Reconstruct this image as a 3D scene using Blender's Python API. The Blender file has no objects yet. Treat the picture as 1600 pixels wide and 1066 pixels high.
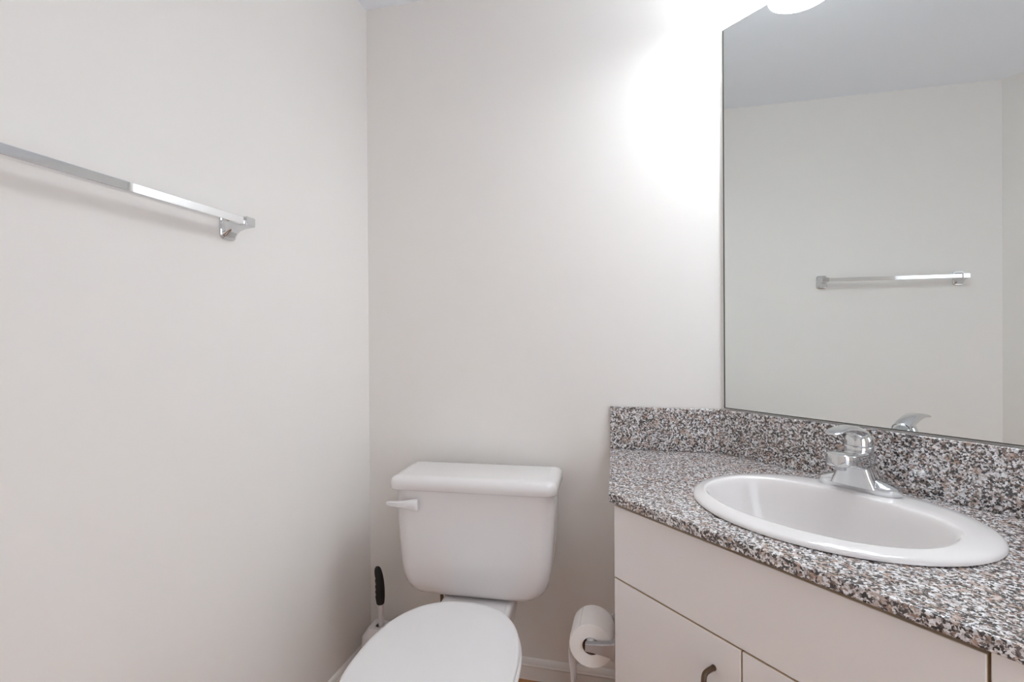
import bpy, bmesh, math, random
from mathutils import Vector, Matrix, Quaternion

C = bpy.context.scene.collection
SC = bpy.context.scene
PI = math.pi
R2 = math.sqrt(0.5)

# ------------------------------------------------------------------ camera
cam_d = bpy.data.cameras.new('camera')
cam = bpy.data.objects.new('camera', cam_d)
C.objects.link(cam)
cam_d.sensor_width = 36.0
cam_d.lens = 797.3 / 1600 * 36.0
cam_d.clip_start = 0.02
yaw, pitch, roll = 0.2437, -0.0037, -0.0067
F = Vector((-math.sin(yaw) * math.cos(pitch), math.cos(yaw) * math.cos(pitch), math.sin(pitch)))
Rv = Vector((math.cos(yaw), math.sin(yaw), 0))
Uv = Rv.cross(F)
Rr = math.cos(roll) * Rv + math.sin(roll) * Uv
Ur = -math.sin(roll) * Rv + math.cos(roll) * Uv
M = Matrix((Rr, Ur, -F)).transposed().to_4x4()
M.translation = Vector((0, 0, 1.191))
cam.matrix_world = M
SC.camera = cam

# ------------------------------------------------------------------ world, exposure
w = bpy.data.worlds.new('daylight')
SC.world = w
w.use_nodes = True
bg = w.node_tree.nodes['Background']
bg.inputs[0].default_value = (0.84, 0.905, 1.0, 1)
bg.inputs[1].default_value = 2.6
SHADE_STRENGTH = 9.0          # opal shades of the vanity light above the mirror
BULB_STRENGTH = 58.0          # their frosted bulbs, seen through the open bottoms
LAMP_COLOR = (0.87, 0.94, 1.0, 1)
SC.view_settings.view_transform = 'Standard'
SC.view_settings.look = 'None'
SC.view_settings.gamma = 1.0
SC.view_settings.use_curve_mapping = False
SC.view_settings.exposure = 0.18
SC.cycles.max_bounces = 16
SC.cycles.diffuse_bounces = 10
SC.cycles.glossy_bounces = 8
SC.cycles.use_denoising = True
SC.cycles.sample_clamp_indirect = 6.0
SC.cycles.caustics_reflective = True
SC.cycles.blur_glossy = 0.4
SC.cycles.caustics_refractive = False


# ------------------------------------------------------------------ materials
def principled(name, col, rough=0.5, metal=0.0, **kw):
    m = bpy.data.materials.new(name)
    m.use_nodes = True
    b = m.node_tree.nodes['Principled BSDF']
    b.inputs['Base Color'].default_value = (*col, 1)
    b.inputs['Roughness'].default_value = rough
    b.inputs['Metallic'].default_value = metal
    for k, v in kw.items():
        b.inputs[k.replace('_', ' ')].default_value = v
    return m


def add_bump(m, scale, strength, dist=0.001, detail=3):
    nt = m.node_tree
    b = nt.nodes['Principled BSDF']
    tc = nt.nodes.new('ShaderNodeTexCoord')
    n = nt.nodes.new('ShaderNodeTexNoise')
    n.inputs['Scale'].default_value = scale
    n.inputs['Detail'].default_value = detail
    bp = nt.nodes.new('ShaderNodeBump')
    bp.inputs['Strength'].default_value = strength
    bp.inputs['Distance'].default_value = dist
    nt.links.new(tc.outputs['Object'], n.inputs['Vector'])
    nt.links.new(n.outputs['Fac'], bp.inputs['Height'])
    nt.links.new(bp.outputs['Normal'], b.inputs['Normal'])
    return m


wall_m = add_bump(principled('wall_paint', (0.795, 0.768, 0.736), 0.55), 140, 0.08)
ceil_m = add_bump(principled('ceiling_paint', (0.86, 0.89, 0.94), 0.8), 90, 0.12)
trim_m = principled('trim_paint', (0.82, 0.785, 0.75), 0.3)
ceramic_m = principled('white_ceramic', (0.73, 0.70, 0.69), 0.10)
ceramic_m.node_tree.nodes['Principled BSDF'].inputs['Coat Weight'].default_value = 0.3
seat_m = principled('white_plastic', (0.73, 0.71, 0.705), 0.28)
lam_m = principled('cream_laminate', (0.80, 0.765, 0.755), 0.42)
lam_edge_m = principled('laminate_edge', (0.66, 0.54, 0.40), 0.5)
chrome_m = principled('chrome', (0.70, 0.71, 0.72), 0.06, 1.0)
satin_m = principled('brushed_metal', (0.46, 0.45, 0.47), 0.42, 0.6)
bronze_m = principled('dark_bronze', (0.13, 0.085, 0.055), 0.38, 0.7)
bar_m = principled('polished_chrome', (0.92, 0.93, 0.95), 0.05, 1.0)
mirror_m = principled('mirror_silver', (0.79, 0.815, 0.805), 0.0, 1.0)
mirror_edge_m = principled('mirror_edge', (0.05, 0.055, 0.045), 0.3)
black_m = principled('black_rubber', (0.006, 0.005, 0.005), 0.6)
tissue_m = add_bump(principled('tissue_paper', (0.84, 0.80, 0.77), 0.9), 500, 0.25, 0.0006)
card_m = principled('cardboard', (0.20, 0.13, 0.09), 0.8)
hose_m = principled('brown_hose', (0.12, 0.075, 0.04), 0.5)
drain_m = principled('drain_metal', (0.6, 0.6, 0.6), 0.2, 1.0)
bristle_m = principled('bristles', (0.8, 0.8, 0.8), 0.8)


def granite():
    m = bpy.data.materials.new('speckled_granite')
    m.use_nodes = True
    nt = m.node_tree
    b = nt.nodes['Principled BSDF']
    tc = nt.nodes.new('ShaderNodeTexCoord')
    # warp the coordinates so the grains are ragged
    nz = nt.nodes.new('ShaderNodeTexNoise')
    nz.inputs['Scale'].default_value = 300
    nz.inputs['Detail'].default_value = 2
    mul = nt.nodes.new('ShaderNodeVectorMath')
    mul.operation = 'MULTIPLY_ADD'
    mul.inputs[1].default_value = (0.007, 0.007, 0.007)
    nt.links.new(tc.outputs['Object'], nz.inputs['Vector'])
    nt.links.new(nz.outputs['Color'], mul.inputs[0])
    nt.links.new(tc.outputs['Object'], mul.inputs[2])
    vo = nt.nodes.new('ShaderNodeTexVoronoi')
    vo.inputs['Scale'].default_value = 285
    nt.links.new(mul.outputs[0], vo.inputs['Vector'])
    sep = nt.nodes.new('ShaderNodeSeparateColor')
    nt.links.new(vo.outputs['Color'], sep.inputs[0])
    ramp = nt.nodes.new('ShaderNodeValToRGB')
    cr = ramp.color_ramp
    cr.interpolation = 'CONSTANT'
    stops = [(0.0, (0.012, 0.010, 0.010)), (0.18, (0.050, 0.041, 0.040)), (0.30, (0.15, 0.12, 0.112)),
             (0.42, (0.28, 0.195, 0.16)), (0.53, (0.46, 0.415, 0.405)), (0.67, (0.64, 0.625, 0.63)),
             (0.86, (0.80, 0.795, 0.81))]
    cr.elements[0].position = 0
    cr.elements[0].color = (*stops[0][1], 1)
    cr.elements[1].position = stops[1][0]
    cr.elements[1].color = (*stops[1][1], 1)
    for p, c in stops[2:]:
        e = cr.elements.new(p)
        e.color = (*c, 1)
    nt.links.new(sep.outputs[0], ramp.inputs[0])
    # scattered bigger salmon crystals
    v2 = nt.nodes.new('ShaderNodeTexVoronoi')
    v2.inputs['Scale'].default_value = 75
    nt.links.new(mul.outputs[0], v2.inputs['Vector'])
    s2 = nt.nodes.new('ShaderNodeSeparateColor')
    nt.links.new(v2.outputs['Color'], s2.inputs[0])
    gt = nt.nodes.new('ShaderNodeMath')
    gt.operation = 'GREATER_THAN'
    gt.inputs[1].default_value = 0.87
    nt.links.new(s2.outputs[1], gt.inputs[0])
    g3 = nt.nodes.new('ShaderNodeMath')
    g3.operation = 'GREATER_THAN'
    g3.inputs[1].default_value = 0.30
    nt.links.new(sep.outputs[0], g3.inputs[0])
    g4 = nt.nodes.new('ShaderNodeMath')
    g4.operation = 'MULTIPLY'
    nt.links.new(gt.outputs[0], g4.inputs[0])
    nt.links.new(g3.outputs[0], g4.inputs[1])
    g5 = nt.nodes.new('ShaderNodeMath')
    g5.operation = 'MULTIPLY'
    g5.inputs[1].default_value = 0.6
    nt.links.new(g4.outputs[0], g5.inputs[0])
    mx = nt.nodes.new('ShaderNodeMix')
    mx.data_type = 'RGBA'
    mx.inputs['B'].default_value = (0.40, 0.27, 0.205, 1)
    nt.links.new(g5.outputs[0], mx.inputs['Factor'])
    nt.links.new(ramp.outputs[0], mx.inputs['A'])
    nt.links.new(mx.outputs['Result'], b.inputs['Base Color'])
    b.inputs['Roughness'].default_value = 0.18
    b.inputs['IOR'].default_value = 1.85
    return m


granite_m = granite()


def floor_tile():
    m = bpy.data.materials.new('tan_floor_tile')
    m.use_nodes = True
    nt = m.node_tree
    b = nt.nodes['Principled BSDF']
    tc = nt.nodes.new('ShaderNodeTexCoord')
    br = nt.nodes.new('ShaderNodeTexBrick')
    br.offset = 0.0
    br.inputs['Scale'].default_value = 1.0
    br.inputs['Brick Width'].default_value = 0.33
    br.inputs['Row Height'].default_value = 0.33
    br.inputs['Mortar Size'].default_value = 0.004
    br.inputs['Color1'].default_value = (0.44, 0.20, 0.07, 1)
    br.inputs['Color2'].default_value = (0.46, 0.215, 0.08, 1)
    br.inputs['Mortar'].default_value = (0.28, 0.15, 0.08, 1)
    nt.links.new(tc.outputs['Object'], br.inputs['Vector'])
    nt.links.new(br.outputs['Color'], b.inputs['Base Color'])
    b.inputs['Roughness'].default_value = 0.35
    return m


floor_m = floor_tile()


def emitter(name, col, strength):
    m = bpy.data.materials.new(name)
    m.use_nodes = True
    b = m.node_tree.nodes['Principled BSDF']
    b.inputs['Base Color'].default_value = (0.9, 0.9, 0.88, 1)
    b.inputs['Emission Color'].default_value = col
    b.inputs['Emission Strength'].default_value = strength
    return m


shade_m = emitter('lit_opal_shade', LAMP_COLOR, SHADE_STRENGTH)
bulb_m = emitter('lit_frosted_bulb', LAMP_COLOR, BULB_STRENGTH)


# ------------------------------------------------------------------ object helpers
class Frame:
    def __init__(self, x, y, z, rot):
        self.o = Vector((x, y, z))
        self.rot = rot
        self.m = Matrix.Rotation(rot, 3, 'Z')


W = Frame(0, 0, 0, 0)                       # room axes
V = Frame(0.256, 1.75, 0, -PI / 4)          # diagonal wall: x along the wall, -y out of it
T = Frame(-0.519, 1.697, 0, math.radians(3.0))   # toilet: x across, -y towards its front
BASE = {}


def place(o, fr, base):
    b = Vector(base)
    o.location = fr.o + fr.m @ b
    o.rotation_euler = (0, 0, fr.rot)
    BASE[o.name] = b


def thing(name, label, cat, fr, base, group=None):
    o = bpy.data.objects.new(name, None)
    o.empty_display_size = 0.05
    C.objects.link(o)
    o['label'] = label
    o['category'] = cat
    if group:
        o['group'] = group
    place(o, fr, base)
    return o


def root_of(o):
    while o.parent:
        o = o.parent
    return o


def mesh_of(name, bm, mats, angle):
    bmesh.ops.recalc_face_normals(bm, faces=bm.faces)
    me = bpy.data.meshes.new(name)
    bm.to_mesh(me)
    bm.free()
    for m in (mats if isinstance(mats, (list, tuple)) else [mats]):
        me.materials.append(m)
    if angle:
        for p in me.polygons:
            p.use_smooth = True
        me.set_sharp_from_angle(angle=math.radians(angle))
    return me


def obj(name, bm, mats, parent=None, fr=None, base=(0, 0, 0), angle=35, bevel=0.0, segs=3, sub=0, label=None):
    """One mesh object; coordinates in bm are those of the frame."""
    b = BASE[root_of(parent).name] if parent else Vector(base)
    bmesh.ops.translate(bm, verts=bm.verts, vec=-b)
    me = mesh_of(name, bm, mats, angle)
    o = bpy.data.objects.new(name, me)
    C.objects.link(o)
    if parent:
        o.parent = parent
    elif fr:
        place(o, fr, b)
    if bevel:
        md = o.modifiers.new('bevel', 'BEVEL')
        md.width = bevel
        md.segments = segs
        md.limit_method = 'ANGLE'
        md.angle_limit = math.radians(40)
        md.harden_normals = False
    if sub:
        md = o.modifiers.new('sub', 'SUBSURF')
        md.levels = sub
        md.render_levels = sub
    if label:
        o['label'] = label
    return o


def tag(o, label, cat, group=None):
    o['label'] = label
    o['category'] = cat
    if group:
        o['group'] = group
    return o


def struct(name, bm, m, fr=W, **kw):
    o = obj(name, bm, m, None, fr, **kw)
    o['kind'] = 'structure'
    return o


def add_box(bm, x0, x1, y0, y1, z0, z1):
    vs = [bm.verts.new((x, y, z)) for z in (z0, z1) for x, y in ((x0, y0), (x1, y0), (x1, y1), (x0, y1))]
    for f in ((0, 3, 2, 1), (4, 5, 6, 7), (0, 1, 5, 4), (1, 2, 6, 5), (2, 3, 7, 6), (3, 0, 4, 7)):
        bm.faces.new([vs[i] for i in f])
    return bm


def box(*a):
    return add_box(bmesh.new(), *a)


def add_prism(bm, poly, z0, z1):
    lo = [bm.verts.new((x, y, z0)) for x, y in poly]
    hi = [bm.verts.new((x, y, z1)) for x, y in poly]
    n = len(poly)
    bm.faces.new(lo[::-1])
    bm.faces.new(hi)
    for i in range(n):
        bm.faces.new((lo[i], lo[(i + 1) % n], hi[(i + 1) % n], hi[i]))
    return bm


def prism(poly, z0, z1):
    return add_prism(bmesh.new(), poly, z0, z1)


def add_loft(bm, rings, cap0=True, cap1=True, closed=True):
    vr = [[bm.verts.new(p) for p in r] for r in rings]
    n = len(rings[0])
    for a, b in zip(vr, vr[1:]):
        for i in range(n if closed else n - 1):
            j = (i + 1) % n
            bm.faces.new((a[i], a[j], b[j], b[i]))
    if cap0:
        bm.faces.new(vr[0][::-1])
    if cap1:
        bm.faces.new(vr[-1])
    return vr


def loft(rings, **kw):
    bm = bmesh.new()
    add_loft(bm, rings, **kw)
    return bm


def rr(cx, cy, wd, dp, z, rf, rb=None, n=8):
    """rounded rectangle in plan; rf = radius of the -y corners, rb of the +y ones"""
    rb = rf if rb is None else rb
    out = []
    for sx, sy, r, a0 in ((1, 1, rb, 0), (-1, 1, rb, 90), (-1, -1, rf, 180), (1, -1, rf, 270)):
        r = min(r, wd / 2 - 1e-4, dp / 2 - 1e-4)
        ox, oy = cx + sx * (wd / 2 - r), cy + sy * (dp / 2 - r)
        for k in range(n + 1):
            a = math.radians(a0 + 90 * k / n)
            out.append((ox + r * math.cos(a), oy + r * math.sin(a), z))
    return out


def egg(cx, cy, a, b_back, b_front, z, e=2.2, n=72):
    out = []
    for k in range(n):
        t = 2 * PI * k / n
        c, s = math.cos(t), math.sin(t)
        x = a * math.copysign(abs(c) ** (2 / e), c)
        y = (b_back if s > 0 else b_front) * math.copysign(abs(s) ** (2 / e), s)
        out.append((cx + x, cy + y, z))
    return out


def circ(c, r, axis='z', n=32):
    out = []
    for k in range(n):
        a = 2 * PI * k / n
        p, q = r * math.cos(a), r * math.sin(a)
        out.append({'z': (c[0] + p, c[1] + q, c[2]), 'y': (c[0] + p, c[1], c[2] + q), 'x': (c[0], c[1] + p, c[2] + q)}[axis])
    return out


def lathe(cx, cy, prof, n=48, cap0=True, cap1=True):
    return loft([circ((cx, cy, z), r, 'z', n) for r, z in prof], cap0=cap0, cap1=cap1)


def add_tube(bm, pts, rad, n=16):
    pts = [Vector(p) for p in pts]
    rings = []
    up = None
    for i, p in enumerate(pts):
        d = (pts[min(i + 1, len(pts) - 1)] - pts[max(i - 1, 0)]).normalized()
        if up is None:
            up = Vector((0, 0, 1)) if abs(d.z) < 0.9 else Vector((1, 0, 0))
        s = d.cross(up).normalized()
        up = s.cross(d).normalized()
        r = rad[i] if isinstance(rad, (list, tuple)) else rad
        rings.append([p + r * (math.cos(2 * PI * k / n) * s + math.sin(2 * PI * k / n) * up) for k in range(n)])
    add_loft(bm, rings)
    return bm


def tube(pts, rad, n=16):
    return add_tube(bmesh.new(), pts, rad, n)


def bez(p0, p1, p2, p3, n=10):
    p0, p1, p2, p3 = map(Vector, (p0, p1, p2, p3))
    return [(1 - t) ** 3 * p0 + 3 * (1 - t) ** 2 * t * p1 + 3 * (1 - t) * t * t * p2 + t ** 3 * p3
            for t in [k / n for k in range(n + 1)]]


# ------------------------------------------------------------------ room shell
H = 2.44
INNER = [(-0.996, 0.275), (-0.996, 1.75), (0.256, 1.75), (1.784, 0.222), (0.4205, -1.1415)]


def offset_poly(poly, d):
    n = len(poly)
    out = []
    for i in range(n):
        p0, p1, p2 = (Vector(poly[j % n]) for j in (i - 1, i, i + 1))
        a, b = (p1 - p0).normalized(), (p2 - p1).normalized()
        na, nb = Vector((-a.y, a.x)), Vector((-b.y, b.x))     # left normals = outside for a clockwise plan
        k = (na + nb) / (1 + na.dot(nb))
        out.append(tuple(p1 + k * d))
    return out


OUTER = offset_poly(INNER, 0.11)


def wall_prism(i, j):
    return prism([INNER[i], INNER[j], OUTER[j], OUTER[i]], 0, H)


struct('wall_left', wall_prism(0, 1), wall_m, angle=0)
struct('wall_back', wall_prism(1, 2), wall_m, angle=0)
struct('wall_right', wall_prism(2, 3), wall_m, angle=0)
struct('wall_near', wall_prism(4, 0), wall_m, angle=0)
# end wall with an unseen doorway added to let world light in as fill
d0, d1, o0, o1 = (Vector(p) for p in (INNER[3], INNER[4], OUTER[3], OUTER[4]))
dirv = (d1 - d0).normalized()
nrm = Vector((-dirv.y, dirv.x))
L = (d1 - d0).length
a0, a1 = 0.62, 1.50
bm = bmesh.new()
pa, pb = d0 + dirv * a0, d0 + dirv * a1
add_prism(bm, [d0, pa, pa + nrm * 0.11, o0], 0, H)
add_prism(bm, [pb, d1, o1, pb + nrm * 0.11], 0, H)
add_prism(bm, [pa, pb, pb + nrm * 0.11, pa + nrm * 0.11], 2.05, H)
struct('wall_end', bm, wall_m, angle=0)
bm = bmesh.new()
for s0, s1, z0, z1 in ((a0 - 0.06, a0, 0, 2.05), (a1, a1 + 0.06, 0, 2.05), (a0 - 0.06, a1 + 0.06, 2.05, 2.11)):
    p, q = d0 + dirv * s0, d0 + dirv * s1
    add_prism(bm, [p - nrm * 0.016, q - nrm * 0.016, q, p], z0, z1)
struct('trim_1', bm, trim_m, bevel=0.003)
struct('ceiling', prism(OUTER, H, H + 0.1), ceil_m, angle=0)
struct('floor', prism(OUTER, -0.1, 0), floor_m, angle=0)


def baseboard(name, p, q, m0=0.0, m1=0.0):
    """moulded skirting from p to q; the room is on the right-hand side of p -> q"""
    p, q = Vector(p), Vector(q)
    d = (q - p).normalized()
    n_ = Vector((d.y, -d.x))
    prof = [(0, 0), (0.012, 0), (0.012, 0.030), (0.0115, 0.044), (0.0135, 0.0475), (0.0135, 0.0505), (0.0105, 0.0535),
            (0.0095, 0.060), (0.0065, 0.067), (0.003, 0.0705), (0, 0.072)]
    rings = []
    for e, mm in ((p, m0), (q, m1)):
        rings.append([(*(e + n_ * t + d * (mm * t)), z) for t, z in prof])
    return struct(name, loft(rings), trim_m, angle=30)


baseboard('baseboard_left', (-0.996, 0.275), (-0.996, 1.75), 0.414, -1)
baseboard('baseboard_back', (-0.996, 1.75), (-0.062, 1.75), 1, 0)
baseboard('baseboard_near', (0.4205, -1.1415), (-0.996, 0.275), 1, -0.414)

# ------------------------------------------------------------------ vanity light above the mirror
SHZ = 2.207
vl = thing('vanity_light', 'lit vanity light above the mirror, one white shade reflected at the mirror top', 'light', V, (0.475, -0.02, 2.33))
obj('bar', box(0.13, 0.82, -0.026, -0.0008, 2.305, 2.375), chrome_m, vl, bevel=0.004)
for u in (0.20, 0.475, 0.75):
    v = 0.118
    bm = tube([(u, -0.024, 2.34), (u, -0.07, 2.345)] + bez((u, -0.07, 2.345), (u, -v, 2.349), (u, -v, 2.349), (u, -v, 2.325), 6), 0.009, 14)
    add_loft(bm, [circ((u, -v, z), r, 'z', 28) for r, z in ((0.012, 2.335), (0.026, 2.332), (0.030, 2.322), (0.030, 2.300))])
    obj('arm', bm, chrome_m, vl)
    prof = [(0.030, 2.306), (0.040, 2.304), (0.056, 2.285), (0.070, 2.255), (0.080, 2.225), (0.087, SHZ), (0.0845, SHZ), (0.0775, 2.225), (0.067, 2.255), (0.053, 2.283), (0.038, 2.301), (0.030, 2.303)]
    sh_ = obj('shade', lathe(u, -v, prof, 48), shade_m, vl, angle=50)
    obj('bulb', lathe(u, -v, [(0.014, 2.300), (0.018, 2.285), (0.040, 2.262), (0.054, 2.240), (0.056, 2.228), (0.046, 2.219), (0.022, 2.2145), (0.002, 2.214)], 32), bulb_m, sh_, angle=60)

# ------------------------------------------------------------------ vanity cabinet  (frame V: x = u along wall, y = -v)
CT = 0.824                      # counter top height
TH = 0.022
U1 = 1.12
VF = 0.576                      # cabinet front plane
FT = 0.018                      # front panel thickness


def uv_of(x, y):
    dx, dy = x - 0.256, y - 1.75
    return ((dx - dy) * R2, (dx + dy) * R2)       # frame V coordinates (u, -v)


vc = thing('vanity_cabinet', 'cream laminate vanity cabinet under the speckled granite countertop', 'cabinet', V, (0.6, -0.29, 0))
bl = uv_of(-0.066, 1.745)                 # back left corner on the back wall
fl = (0.1284 + 0.004, -(VF - FT - 0.001))
bcorner = uv_of(0.254, 1.745)
zt = CT - TH - 0.001
bm = bmesh.new()
t = 0.016
# left side panel, bottom, back panels, right side, top front rail, toe kick
dl = Vector((fl[0] - bl[0], fl[1] - bl[1])).normalized()
nl = Vector((-dl.y, dl.x))
if nl.x < 0:
    nl = -nl
add_prism(bm, [bl, fl, (fl[0] + nl.x * t, fl[1]), (bl[0] + nl.x * t + 0.004, bl[1] + nl.y * t)], 0.0, zt)
add_box(bm, U1 - 0.03, U1 - 0.014, -(VF - FT - 0.001), -0.006, 0.0, zt)
add_prism(bm, [(bl[0] + 0.012, bl[1] - 0.006), (fl[0] + 0.012, fl[1]), (U1 - 0.03, fl[1]), (U1 - 0.03, -0.012), (0.01, -0.012)], 0.10, 0.116)
add_box(bm, fl[0] + 0.01, U1 - 0.03, fl[1], fl[1] + t, zt - 0.014, zt)
add_box(bm, fl[0] + 0.01, U1 - 0.03, fl[1], fl[1] + t, 0.60, 0.63)
add_box(bm, fl[0] + 0.01, U1 - 0.03, fl[1] + 0.06, fl[1] + 0.076, 0.0, 0.10)
add_box(bm, 0.445, 0.493, fl[1], fl[1] + t, 0.116, 0.60)
add_box(bm, 0.795, 0.84, fl[1], fl[1] + t, 0.116, 0.78)
obj('carcass', bm, lam_m, vc, angle=0)


def front(name, u0, u1, z0, z1):
    bm = box(u0, u1, -VF, -(VF - FT), z0, z1)
    for f in bm.faces:
        f.normal_update()
        f.material_index = 0 if abs(f.normal.y) > 0.5 else 1
    o = obj(name, bm, [lam_m, lam_edge_m], vc, bevel=0.0018, segs=2)
    return o


ZD = 0.615
front('drawer_front', 0.1284, 0.8135, ZD + 0.0015, zt - 0.012)
dA = front('door', 0.1284, 0.4672, 0.105, ZD - 0.0015)
dB = front('door', 0.4700, 0.8135, 0.105, ZD - 0.0015)
front('filler_panel', 0.8172, U1 - 0.014, 0.105, zt - 0.001)


def pull(parent, u, z1, z0, lab=None):
    v0, v1, r = VF - 0.001, VF + 0.030, 0.0052
    pts = [(u, -v0, z1)] + bez((u, -v0 - 0.006, z1), (u, -v1, z1), (u, -v1, z1 - 0.002), (u, -v1, z1 - 0.028), 8)
    pts += bez((u, -v1, z0 + 0.028), (u, -v1, z0 + 0.002), (u, -v1, z0), (u, -v0 - 0.006, z0), 8) + [(u, -v0, z0)]
    bm = tube(pts, r, 14)
    for z in (z0, z1):
        add_loft(bm, [circ((u, -VF, z), 0.0058, 'y', 16), circ((u, -VF - 0.003, z), 0.0058, 'y', 16), circ((u, -VF - 0.0045, z), 0.0053, 'y', 16)])
    obj('handle', bm, bronze_m, parent, label='dark bronze bow handle')


pull(dA, 0.409, 0.550, 0.454)
pull(dB, 0.529, 0.550, 0.454)

# ------------------------------------------------------------------ countertop with a cut-out
SU, SV, SA, SB = 0.475, 0.298, 0.280, 0.240      # sink centre and half axes


def counter():
    tl = uv_of(-0.096, 1.749)
    tf = uv_of(-0.072, 1.232)
    outer = [tl, tf]
    # front edge with a very slight bow
    for k in range(1, 13):
        uu = tf[0] + (U1 - tf[0]) * k / 12
        s = (uu - tf[0]) / (U1 - tf[0])
        outer.append((uu, tf[1] + 0.006 * s * s))
    outer += [(U1, -0.001), (0.0004, -0.001)]
    hole = [(SU + (SA - 0.022) * math.cos(2 * PI * k / 64), -SV + (SB - 0.022) * math.sin(2 * PI * k / 64)) for k in range(64)]
    bm = bmesh.new()
    loops = []
    for poly in (outer, hole):
        vs = [bm.verts.new((x, y, CT)) for x, y in poly]
        es = [bm.edges.new((vs[i], vs[(i + 1) % len(vs)])) for i in range(len(vs))]
        loops.append((vs, es))
    bmesh.ops.triangle_fill(bm, use_beauty=True, use_dissolve=False, edges=loops[0][1] + loops[1][1])
    top = list(bm.faces)
    # drop stray faces inside the hole
    kill = []
    for f in top:
        c = f.calc_center_median()
        if ((c.x - SU) / (SA - 0.022)) ** 2 + ((c.y + SV) / (SB - 0.022)) ** 2 < 0.97 and all(v in loops[1][0] for v in f.verts):
            kill.append(f)
    bmesh.ops.delete(bm, geom=kill, context='FACES_ONLY')
    r = bmesh.ops.extrude_face_region(bm, geom=list(bm.faces))
    bmesh.ops.translate(bm, verts=[e for e in r['geom'] if isinstance(e, bmesh.types.BMVert)], vec=(0, 0, -TH))
    return bm


ct = obj('countertop', counter(), granite_m, None, V, (0.6, -0.29, CT - TH), angle=30, bevel=0.0025, segs=2)
tag(ct, 'speckled grey and pink granite countertop around the oval sink', 'countertop')
ST = 0.019
SZ = 0.963
tl = uv_of(-0.0955, 1.749)
p1 = uv_of(0.2557, 1.749)
q0 = uv_of(-0.0945, 1.749 - ST)
cx = -ST                                           # inner corner of the two splashes
ang = math.tan(PI / 8) * ST
inner = uv_of(0.256 - ang * 1.0, 1.75 - ST)
bs = obj('backsplash', prism([tl, q0, (inner[0] - 0.0004, inner[1]), (p1[0] - 0.0004, p1[1])], CT + 0.0005, SZ), granite_m, None, V,
         ((tl[0] + p1[0]) / 2, (tl[1] + p1[1]) / 2 - 0.01, CT), angle=30, bevel=0.0015, segs=2)
tag(bs, 'short granite backsplash on the wall behind the toilet, left end of the countertop', 'backsplash')
bs2 = obj('backsplash', prism([(0.0006, -0.001), (inner[0] + 0.0006, -ST), (U1, -ST), (U1, -0.001)], CT + 0.0005, SZ), granite_m, None, V,
          (0.55, -0.01, CT), angle=30, bevel=0.0015, segs=2)
tag(bs2, 'long granite backsplash under the mirror behind the faucet', 'backsplash')

# ------------------------------------------------------------------ mirror
bm = box(0.0147, 1.10, -0.0065, -0.0012, 0.9675, 2.163)
bm.faces.ensure_lookup_table()
for f in bm.faces:
    f.normal_update()
ff = max(bm.faces, key=lambda f: -f.calc_center_median().y)
for f in bm.faces:
    f.material_index = 1
ins = [bm.verts.new((x, -0.0065, z)) for x, z in ((0.0190, 0.9698), (1.098, 0.9698), (1.098, 2.1612), (0.0190, 2.1612))]
outv = [min(ff.verts, key=lambda v: (v.co.x - x) ** 2 + (v.co.z - z) ** 2) for x, z in ((0, 0), (9, 0), (9, 9), (0, 9))]
bm.faces.remove(ff)
for i in range(4):
    bm.faces.new((outv[i], outv[(i + 1) % 4], ins[(i + 1) % 4], ins[i])).material_index = 1
bm.faces.new(ins).material_index = 0
mi = obj('wall_mirror', bm, [mirror_m, mirror_edge_m], None, V, (0.557, -0.004, 0.9675), angle=0)
tag(mi, 'large frameless mirror above the granite backsplash', 'mirror')

# ------------------------------------------------------------------ sink
sk = thing('sink', 'oval white drop-in sink set in the granite countertop', 'sink', V, (SU, -SV, CT))


def inner_ring(s, z, dv=0.0):
    """bowl opening: an oval flattened on the faucet side; s scales it towards its middle"""
    cu, cv = 0.472, 0.335
    out = []
    for k in range(96):
        t = 2 * PI * k / 96
        c, sn = math.cos(t), math.sin(t)
        x = 0.228 * math.copysign(abs(c) ** (2 / 2.15), c)
        if sn > 0:          # towards the wall
            y = 0.150 * math.copysign(abs(sn) ** (2 / 3.0), sn)
            x = 0.228 * math.copysign(abs(c) ** (2 / 2.3), c)
        else:
            y = 0.163 * math.copysign(abs(sn) ** (2 / 2.15), sn)
        out.append((cu + x * s, -cv + y * s - dv * 0, z))
    return out


def orim(d, z):
    return [(SU + (SA - d) * math.cos(2 * PI * k / 96), -SV + (SB - d) * math.sin(2 * PI * k / 96), z) for k in range(96)]


rings = [orim(0.028, CT - 0.012), orim(0.022, CT - 0.0), orim(0.002, CT + 0.0008), orim(0.0, CT + 0.002), orim(0.0006, CT + 0.005), orim(0.003, CT + 0.0082), orim(0.008, CT + 0.0105)]
ri = inner_ring(1.0, CT)


def blend(a, b, t, z):
    return [(p[0] * (1 - t) + q[0] * t, p[1] * (1 - t) + q[1] * t, z) for p, q in zip(a, b)]


o12 = orim(0.008, 0)
rings += [blend(o12, ri, 0.30, CT + 0.0138), blend(o12, ri, 0.65, CT + 0.0162), inner_ring(1.03, CT + 0.0172), inner_ring(1.012, CT + 0.0168), inner_ring(0.995, CT + 0.0125),
          inner_ring(0.975, CT + 0.004), inner_ring(0.955, CT - 0.010), inner_ring(0.925, CT - 0.035), inner_ring(0.87, CT - 0.075),
          inner_ring(0.78, CT - 0.108), inner_ring(0.63, CT - 0.130), inner_ring(0.42, CT - 0.141), inner_ring(0.22, CT - 0.145),
          inner_ring(0.11, CT - 0.146)]
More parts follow.
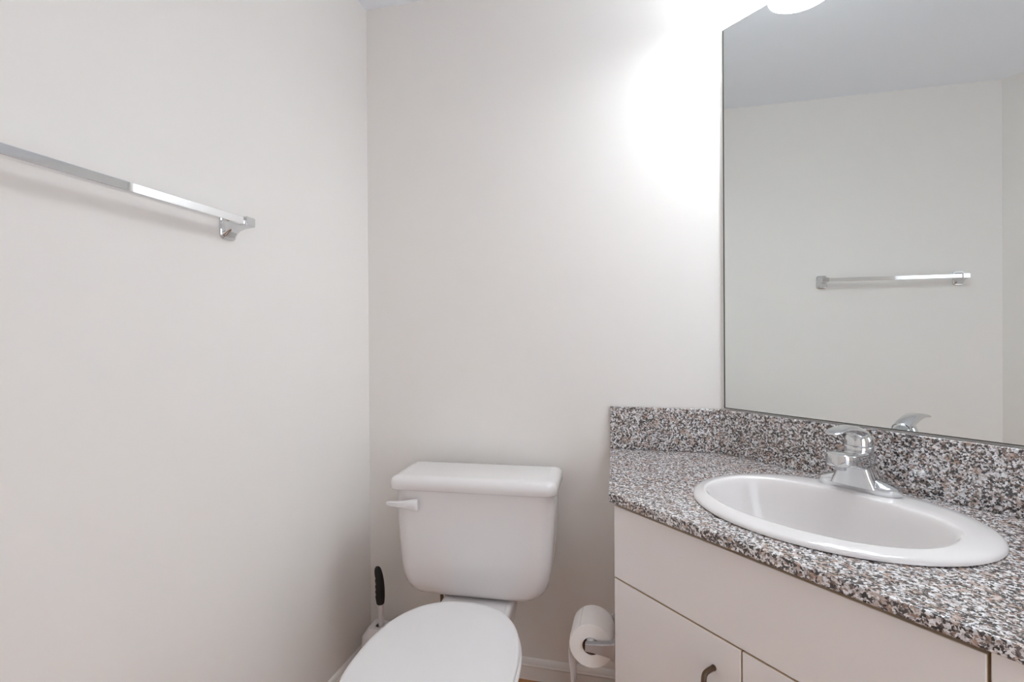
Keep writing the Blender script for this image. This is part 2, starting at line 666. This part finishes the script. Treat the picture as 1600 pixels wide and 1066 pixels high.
# outside skin of the bowl below the counter
under = [inner_ring(0.11, CT - 0.156), inner_ring(0.42, CT - 0.151), inner_ring(0.65, CT - 0.140), inner_ring(0.81, CT - 0.116),
         inner_ring(0.90, CT - 0.080), inner_ring(0.955, CT - 0.035)]
bm = bmesh.new()
vr = add_loft(bm, rings + under, cap0=False, cap1=False)
for i in range(96):
    j = (i + 1) % 96
    bm.faces.new((vr[-1][i], vr[-1][j], vr[0][j], vr[0][i]))
obj('basin', bm, ceramic_m, sk, angle=60)
dr = obj('drain', lathe(0.472, -0.335, [(0.024, CT - 0.1465), (0.026, CT - 0.1445), (0.024, CT - 0.1435), (0.018, CT - 0.145)], 32), drain_m, sk)
obj('stopper', lathe(0.472, -0.335, [(0.016, CT - 0.145), (0.017, CT - 0.1425), (0.01, CT - 0.1405), (0.003, CT - 0.140)], 32), drain_m, dr)

# ------------------------------------------------------------------ faucet
FU, FV = 0.457, 0.122
ZB = CT + 0.0170
fc = thing('faucet', 'chrome single-lever faucet on the back rim of the sink', 'faucet', V, (FU, -FV, ZB))


def stadium(hw, hd, z, n=16, du=0, dv=0):
    out = []
    for k in range(n + 1):
        a = -PI / 2 + PI * k / n
        out.append((FU + du + hw - hd + hd * math.cos(a), -FV - dv + hd * math.sin(a), z))
    for k in range(n + 1):
        a = PI / 2 + PI * k / n
        out.append((FU + du - hw + hd + hd * math.cos(a), -FV - dv + hd * math.sin(a), z))
    return out


obj('base_plate', loft([stadium(0.0835, 0.0300, ZB - 0.001), stadium(0.085, 0.0310, ZB + 0.002), stadium(0.085, 0.0310, ZB + 0.013), stadium(0.0835, 0.0295, ZB + 0.0155),
                        stadium(0.079, 0.026, ZB + 0.0185), stadium(0.066, 0.021, ZB + 0.0235), stadium(0.050, 0.018, ZB + 0.029)]), chrome_m, fc, angle=30)
obj('body', loft([rr(FU, -(FV + 0.005), w_, d_, ZB + z, 0.012) for z, w_, d_ in ((0.010, 0.098, 0.062), (0.020, 0.090, 0.062), (0.034, 0.078, 0.062), (0.050, 0.068, 0.062), (0.064, 0.063, 0.064), (0.078, 0.060, 0.062))]), chrome_m, fc, angle=30)


# spout: sections across u, swept from the deck up and forwards
def spout():
    secs = []
    # (v centre, z bottom, z top, half width)
    path = [(-0.020, 0.050, 0.080, 0.026), (-0.012, 0.050, 0.084, 0.031), (0.010, 0.048, 0.087, 0.0335), (0.034, 0.050, 0.089, 0.0335), (0.050, 0.055, 0.090, 0.033),
            (0.066, 0.0600, 0.0905, 0.0328), (0.078, 0.0615, 0.0905, 0.0315), (0.088, 0.0620, 0.0905, 0.0285), (0.096, 0.0625, 0.0905, 0.0232), (0.1015, 0.063, 0.0902, 0.016), (0.1045, 0.0635, 0.0898, 0.007)]
    for dv, zb, zt_, hw in path:
        ring = []
        hz = (zt_ - zb) / 2
        zc = (zt_ + zb) / 2
        for k in range(40):
            a = 2 * PI * k / 40
            c, s = math.cos(a), math.sin(a)
            e = 7.0
            ring.append((FU + hw * math.copysign(abs(c) ** (2 / e), c), -(FV + dv), ZB + zc + hz * math.copysign(abs(s) ** (2 / e), s)))
        secs.append(ring)
    return loft(secs)


sp = obj('spout', spout(), chrome_m, fc, angle=40)
# flared skirt joining the spout column to the plate
obj('aerator', loft([circ((FU, -(FV + 0.080), ZB + 0.064), 0.0115, 'z', 24), circ((FU, -(FV + 0.080), ZB + 0.053), 0.0115, 'z', 24),
                     circ((FU, -(FV + 0.080), ZB + 0.0525), 0.0095, 'z', 24)]), satin_m, sp, label='small round aerator')
hd = obj('handle', lathe(FU, -(FV - 0.001), [(0.0285, ZB + 0.084), (0.0295, ZB + 0.088), (0.0295, ZB + 0.096), (0.0285, ZB + 0.0985), (0.0275, ZB + 0.0995), (0.0285, ZB + 0.101),
                                             (0.0280, ZB + 0.112), (0.0245, ZB + 0.1225), (0.0175, ZB + 0.130), (0.008, ZB + 0.134), (0.001, ZB + 0.135)], 40), chrome_m, fc, angle=30)


def lever():
    secs = []
    path = [(-0.020, 0.108, 0.128, 0.0195), (0.000, 0.114, 0.138, 0.0195), (0.020, 0.119, 0.1455, 0.0190), (0.045, 0.1285, 0.1495, 0.0185), (0.068, 0.1345, 0.1495, 0.0185),
            (0.090, 0.1370, 0.1470, 0.0185), (0.106, 0.1360, 0.1435, 0.0175), (0.115, 0.1345, 0.1405, 0.0155), (0.119, 0.1345, 0.1385, 0.011)]
    for dv, zb, zt_, hw in path:
        ring = []
        hz, zc = (zt_ - zb) / 2, (zt_ + zb) / 2
        for k in range(28):
            a = 2 * PI * k / 28
            c, s = math.cos(a), math.sin(a)
            ring.append((FU + hw * math.copysign(abs(c) ** (2 / 3), c), -(FV + dv), ZB + zc + hz * math.copysign(abs(s) ** (2 / 2.4), s)))
        secs.append(ring)
    return loft(secs)


obj('lever', lever(), chrome_m, hd, angle=40)

# ------------------------------------------------------------------ toilet (frame T)
to = thing('toilet', 'white two-piece toilet with closed lid between left wall and vanity', 'toilet', T, (0, -0.4, 0))
# tank body
rows = [(0.717, 0.510, 0.196), (0.66, 0.510, 0.196), (0.60, 0.507, 0.195), (0.54, 0.500, 0.193), (0.485, 0.491, 0.190), (0.445, 0.480, 0.186), (0.417, 0.464, 0.180),
        (0.398, 0.440, 0.170), (0.386, 0.410, 0.156), (0.379, 0.37, 0.138), (0.376, 0.31, 0.11)]
obj('tank', loft([rr(0, -0.006 - 0.098, a, b, z, 0.052, 0.02) for z, a, b in rows]), ceramic_m, to, angle=50)
lid = [(0.713, 0.012), (0.714, 0.004), (0.718, 0.0), (0.734, 0.0), (0.742, 0.002), (0.7485, 0.0065), (0.753, 0.014), (0.7555, 0.024), (0.7565, 0.034)]
obj('tank_lid', loft([rr(0, -0.1005, 0.536 - 2 * i, 0.235 - 2 * i, z + 0.004, max(0.036 - i, 0.006), max(0.028 - i, 0.006)) for z, i in lid]), ceramic_m, to, angle=50)
# flush lever on the tank front
yf = -0.006 - 0.196
bm = bmesh.new()
add_loft(bm, [[(x, y, z) for x, _, z in circ((-0.185, 0, 0.675), 0.012, 'y', 20)] for y in (yf + 0.001, yf - 0.010)])
secs = []
for x, zc, hz, yo, hy in ((-0.1655, 0.6745, 0.0150, -0.013, 0.0055), (-0.1675, 0.6745, 0.0170, -0.0135, 0.007), (-0.178, 0.6745, 0.0170, -0.0145, 0.0075), (-0.192, 0.6755, 0.0145, -0.017, 0.0075),
                          (-0.212, 0.6765, 0.0105, -0.021, 0.0075), (-0.226, 0.677, 0.0088, -0.0235, 0.0075), (-0.240, 0.677, 0.0078, -0.0215, 0.008), (-0.256, 0.6765, 0.0066, -0.018, 0.008), (-0.268, 0.676, 0.0042, -0.015, 0.006)):
    secs.append([(x, yf + yo + hy * c, zc + hz * s) for c, s in ((1, .75), (.6, 1), (-.6, 1), (-1, .75), (-1, -.75), (-.6, -1), (.6, -1), (1, -.75))])
add_loft(bm, secs)
obj('flush_lever', bm, seat_m, to, angle=40)
# bowl, deck and foot
BX, BY = 0.014, -0.596          # widest point of the bowl
bm = bmesh.new()
brow = [(0.0, 0.122, 0.30, 0.13, 0.02), (0.02, 0.118, 0.30, 0.125, 0.02), (0.08, 0.108, 0.29, 0.10, 0.03), (0.16, 0.112, 0.28, 0.10, 0.02), (0.23, 0.135, 0.27, 0.14, 0.01),
        (0.30, 0.160, 0.262, 0.175, 0.0), (0.345, 0.172, 0.262, 0.19, 0.0), (0.378, 0.176, 0.262, 0.195, 0.0), (0.388, 0.172, 0.258, 0.19, 0.0), (0.391, 0.160, 0.246, 0.18, 0.0)]
add_loft(bm, [egg(BX, BY + o, a, b, c, z, 2.15) for z, a, b, c, o in brow])
add_loft(bm, [rr(BX - 0.002, -0.20, a - 0.004, b, z, 0.03, 0.02) for z, a, b in ((0.26, 0.20, 0.33), (0.31, 0.215, 0.345), (0.356, 0.230, 0.355), (0.368, 0.226, 0.351), (0.373, 0.214, 0.339))])
obj('bowl', bm, ceramic_m, to, angle=50)


def seat_loop(k, z):
    return egg(BX, BY + 0.01, 0.196 * k, 0.290 * k, 0.220 * k, z, 2.4)


bm = bmesh.new()
rings = [seat_loop(1.0, 0.394), seat_loop(1.022, 0.3965), seat_loop(1.03, 0.402), seat_loop(1.026, 0.408), seat_loop(1.01, 0.4105), seat_loop(0.68, 0.4105), seat_loop(0.65, 0.402), seat_loop(0.68, 0.394)]
vr = add_loft(bm, rings, cap0=False, cap1=False)
n = len(vr[0])
for i in range(n):
    bm.faces.new((vr[-1][i], vr[-1][(i + 1) % n], vr[0][(i + 1) % n], vr[0][i]))
obj('seat', bm, seat_m, to, angle=50)
obj('seat_lid', loft([seat_loop(0.97, 0.4125), seat_loop(0.998, 0.414), seat_loop(1.006, 0.419), seat_loop(1.003, 0.4255), seat_loop(0.988, 0.4295), seat_loop(0.95, 0.4305),
                      seat_loop(0.6, 0.4318), seat_loop(0.2, 0.4324)]), seat_m, to, angle=50)
for s in (-1, 1):
    obj('hinge', tube([(BX + s * 0.072 - 0.02, -0.325, 0.402), (BX + s * 0.072 + 0.02, -0.325, 0.402)], 0.011, 16), seat_m, to)

# water supply hose behind the toilet
sh = thing('supply_hose', 'thin brown water supply hose under the left half of the toilet tank', 'hose', T, (-0.12, -0.01, 0.2))
obj('hose', tube([(-0.136, -0.08, 0.3755), (-0.136, -0.08, 0.34)] + bez((-0.136, -0.08, 0.34), (-0.136, -0.08, 0.26), (-0.14, -0.02, 0.22), (-0.14, -0.02, 0.17), 8), 0.006, 12), hose_m, sh)
bm = tube([(-0.14, 0.0545, 0.16), (-0.14, 0.01, 0.16), (-0.14, -0.04, 0.16)], 0.009, 14)
add_tube(bm, [(-0.14, -0.02, 0.16), (-0.14, -0.02, 0.178)], 0.008, 14)
obj('valve', bm, chrome_m, sh)

# ------------------------------------------------------------------ toilet brush and its holder
hx, hy = -0.893, 1.630
bh = obj('brush_holder', loft([rr(hx, hy, 0.098, 0.098, 0.0, 0.02), rr(hx, hy, 0.104, 0.104, 0.004, 0.022), rr(hx, hy, 0.102, 0.102, 0.10, 0.016), rr(hx, hy, 0.096, 0.096, 0.158, 0.015),
                               rr(hx, hy, 0.093, 0.093, 0.162, 0.015), rr(hx, hy, 0.064, 0.064, 0.186, 0.012), rr(hx, hy, 0.034, 0.034, 0.187, 0.012),
                               rr(hx, hy, 0.026, 0.026, 0.184, 0.011), rr(hx, hy, 0.07, 0.07, 0.165, 0.02), rr(hx, hy, 0.084, 0.084, 0.02, 0.02)]), seat_m, None, W, (hx, hy, 0), angle=40)
tag(bh, 'white toilet brush holder on the floor in the corner behind the toilet', 'holder')
br = thing('toilet_brush', 'toilet brush with black grip handle standing in its white holder', 'brush', W, (hx, hy, 0.03))
pts, rad = [], []
GR = [(0.260, 0.0145, -0.0085), (0.2625, 0.0165, -0.0105), (0.270, 0.0175, -0.0115), (0.282, 0.0182, -0.0135), (0.288, 0.0184, -0.0142), (0.294, 0.0185, -0.0122), (0.300, 0.0184, -0.0138), (0.306, 0.0182, -0.0146),
      (0.312, 0.0180, -0.0126), (0.319, 0.0176, -0.0142), (0.325, 0.0171, -0.0148), (0.331, 0.0165, -0.0128), (0.339, 0.0156, -0.0146), (0.346, 0.0146, -0.0154), (0.352, 0.0134, -0.0140), (0.361, 0.0114, -0.0162),
      (0.370, 0.0088, -0.0178), (0.378, 0.0058, -0.0182), (0.385, 0.0020, -0.0176), (0.3895, -0.0026, -0.0150), (0.391, -0.006, -0.0118)]
for z, xr, xl in GR:
    pts.append((hx + (xr + xl) / 2, hy, z))
    rad.append((xr - xl) / 2)
obj('grip', tube(pts, rad, 18), black_m, br, angle=60, label='black ribbed grip')
obj('stem', tube([(hx + 0.004, hy, 0.268), (hx + 0.005, hy, 0.22), (hx + 0.005, hy, 0.10)], [0.0115, 0.0092, 0.0075], 14), seat_m, br)
obj('bristle_head', lathe(hx + 0.005, hy, [(0.008, 0.11), (0.03, 0.10), (0.036, 0.07), (0.034, 0.04), (0.01, 0.03)], 24), bristle_m, br)

# ------------------------------------------------------------------ toilet paper holder and roll (on the cabinet side)
RX, RY0, RY1, RZ, RR = -0.1255, 1.335, 1.437, 0.3985, 0.0565


def side_x(y):
    return -0.0617 - (y - 1.252) * 0.0087 - 0.001


th_ = thing('toilet_paper_holder', 'brushed metal toilet paper holder on the side of the vanity cabinet', 'holder', W, (-0.07, 1.38, 0.378))
for ya, yb in ((RY0 - 0.020, RY0 - 0.003), (RY1 + 0.003, RY1 + 0.020)):
    x1 = side_x((ya + yb) / 2) - 0.0005
    yc = (ya + yb) / 2
    secs = []
    for x, hz, hy_ in ((x1, 0.024, 0.014), (x1 - 0.006, 0.023, 0.013), (x1 - 0.012, 0.018, 0.0095), (x1 - 0.03, 0.0145, 0.0088), (RX - 0.004, 0.0105, 0.0082), (RX - 0.0135, 0.0095, 0.008)):
        secs.append([(x, yc + p * hy_, RZ - 0.004 + q * hz) for p, q in ((-1, -.85), (-.8, -1), (.8, -1), (1, -.85), (1, .85), (.8, 1), (-.8, 1), (-1, .85))])
    obj('arm', loft(secs), satin_m, th_, angle=30)
obj('roller', tube([(RX, RY0 - 0.004, RZ), (RX, RY0 + 0.004, RZ), (RX, RY1 - 0.004, RZ), (RX, RY1 + 0.004, RZ)], [0.006, 0.0125, 0.0125, 0.006], 20), seat_m, th_, label='white plastic roller')
CZ = RZ - 0.0215 + 0.0125 - 0.0005         # the core hangs on the roller
tr = thing('toilet_paper_roll', 'white toilet paper roll with hanging end beside the vanity cabinet', 'toilet paper', W, (RX, (RY0 + RY1) / 2, CZ - RR))
bm = bmesh.new()
rings = [circ((RX, RY0, CZ), 0.0228, 'y', 64), circ((RX, RY0, CZ), RR - 0.0012, 'y', 64), circ((RX, RY0 + 0.0012, CZ), RR, 'y', 64), circ((RX, RY1 - 0.0012, CZ), RR, 'y', 64),
         circ((RX, RY1, CZ), RR - 0.0012, 'y', 64), circ((RX, RY1, CZ), 0.0228, 'y', 64)]
vr = add_loft(bm, rings, cap0=False, cap1=False)
for i in range(64):
    bm.faces.new((vr[-1][i], vr[-1][(i + 1) % 64], vr[0][(i + 1) % 64], vr[0][i]))
obj('tissue', bm, tissue_m, tr, angle=40)
bm = bmesh.new()
rings = [circ((RX, y, CZ), r, 'y', 48) for y, r in ((RY0 + 0.001, 0.0226), (RY1 - 0.001, 0.0226), (RY1 - 0.001, 0.0215), (RY0 + 0.001, 0.0215))]
vr = add_loft(bm, rings, cap0=False, cap1=False)
for i in range(48):
    bm.faces.new((vr[-1][i], vr[-1][(i + 1) % 48], vr[0][(i + 1) % 48], vr[0][i]))
obj('cardboard_core', bm, card_m, tr, angle=40, label='brown cardboard core')
prof = []
for a in (60, 45, 30, 15, 0):
    r = RR + 0.0006
    prof.append((RX - r * math.cos(math.radians(a)), CZ + r * math.sin(math.radians(a))))
for z, dx in ((-0.02, -0.001), (-0.05, -0.0005), (-0.075, 0.003), (-0.10, 0.005), (-0.13, 0.004), (-0.155, 0.006)):
    prof.append((RX - RR - 0.0006 + dx, CZ + z))
rings = []
for i, y in enumerate([RY0 + 0.001 + (RY1 - RY0 - 0.002) * k / 8 for k in range(9)]):
    rip = lambda j: 0.0 if j < 5 else 0.0022 * (j - 4) / 6 * math.sin(i * 1.3 + j * 0.4)
    rings.append([(x + rip(j), y, z) for j, (x, z) in enumerate(prof)])
bm = loft(rings, cap0=False, cap1=False, closed=False)
o = obj('hanging_sheet', bm, tissue_m, tr, angle=80)
md = o.modifiers.new('thick', 'SOLIDIFY')
md.thickness = 0.0006
md.offset = 1

# ------------------------------------------------------------------ towel bar
bx0, bx1, bz0, bz1 = -0.9485, -0.930, 1.4745, 1.493
tb = thing('towel_bar', 'square chrome towel bar mounted on the left wall', 'towel bar', W, (-0.996, 0.78, 1.49))
obj('bar', box(bx0, bx1, 0.458, 1.0785, bz0, bz1), bar_m, tb, bevel=0.0012, segs=2)


def ryz(x, yc, zc, hy_, hz, r, n=5):
    out = []
    r = min(r, hy_ - 1e-4, hz - 1e-4)
    for sy, sz, a0_ in ((1, 1, 0), (-1, 1, 90), (-1, -1, 180), (1, -1, 270)):
        for k in range(n + 1):
            a = math.radians(a0_ + 90 * k / n)
            out.append((x, yc + sy * (hy_ - r) + r * math.cos(a), zc + sz * (hz - r) + r * math.sin(a)))
    return out


for yc in (0.458, 1.066):
    zb = 1.4840
    secs = [ryz(-0.9905, yc, 1.478, 0.022, 0.030, 0.009), ryz(-0.985, yc, 1.4785, 0.020, 0.0265, 0.007), ryz(-0.978, yc, 1.480, 0.0175, 0.0205, 0.005), ryz(-0.968, yc, 1.4815, 0.0158, 0.0160, 0.004),
            ryz(-0.952, yc, 1.483, 0.015, 0.0125, 0.0025), ryz(-0.9265, yc, zb, 0.015, 0.0112, 0.002), ryz(-0.925, yc, zb, 0.0138, 0.0100, 0.002)]
    b_ = obj('bracket', loft(secs), chrome_m, tb, angle=35)
    obj('mounting_plate', loft([ryz(-0.9958, yc, 1.4775, 0.0245, 0.034, 0.011), ryz(-0.992, yc, 1.4775, 0.0245, 0.034, 0.011), ryz(-0.9900, yc, 1.478, 0.0225, 0.0315, 0.010)]), chrome_m, b_, angle=35)
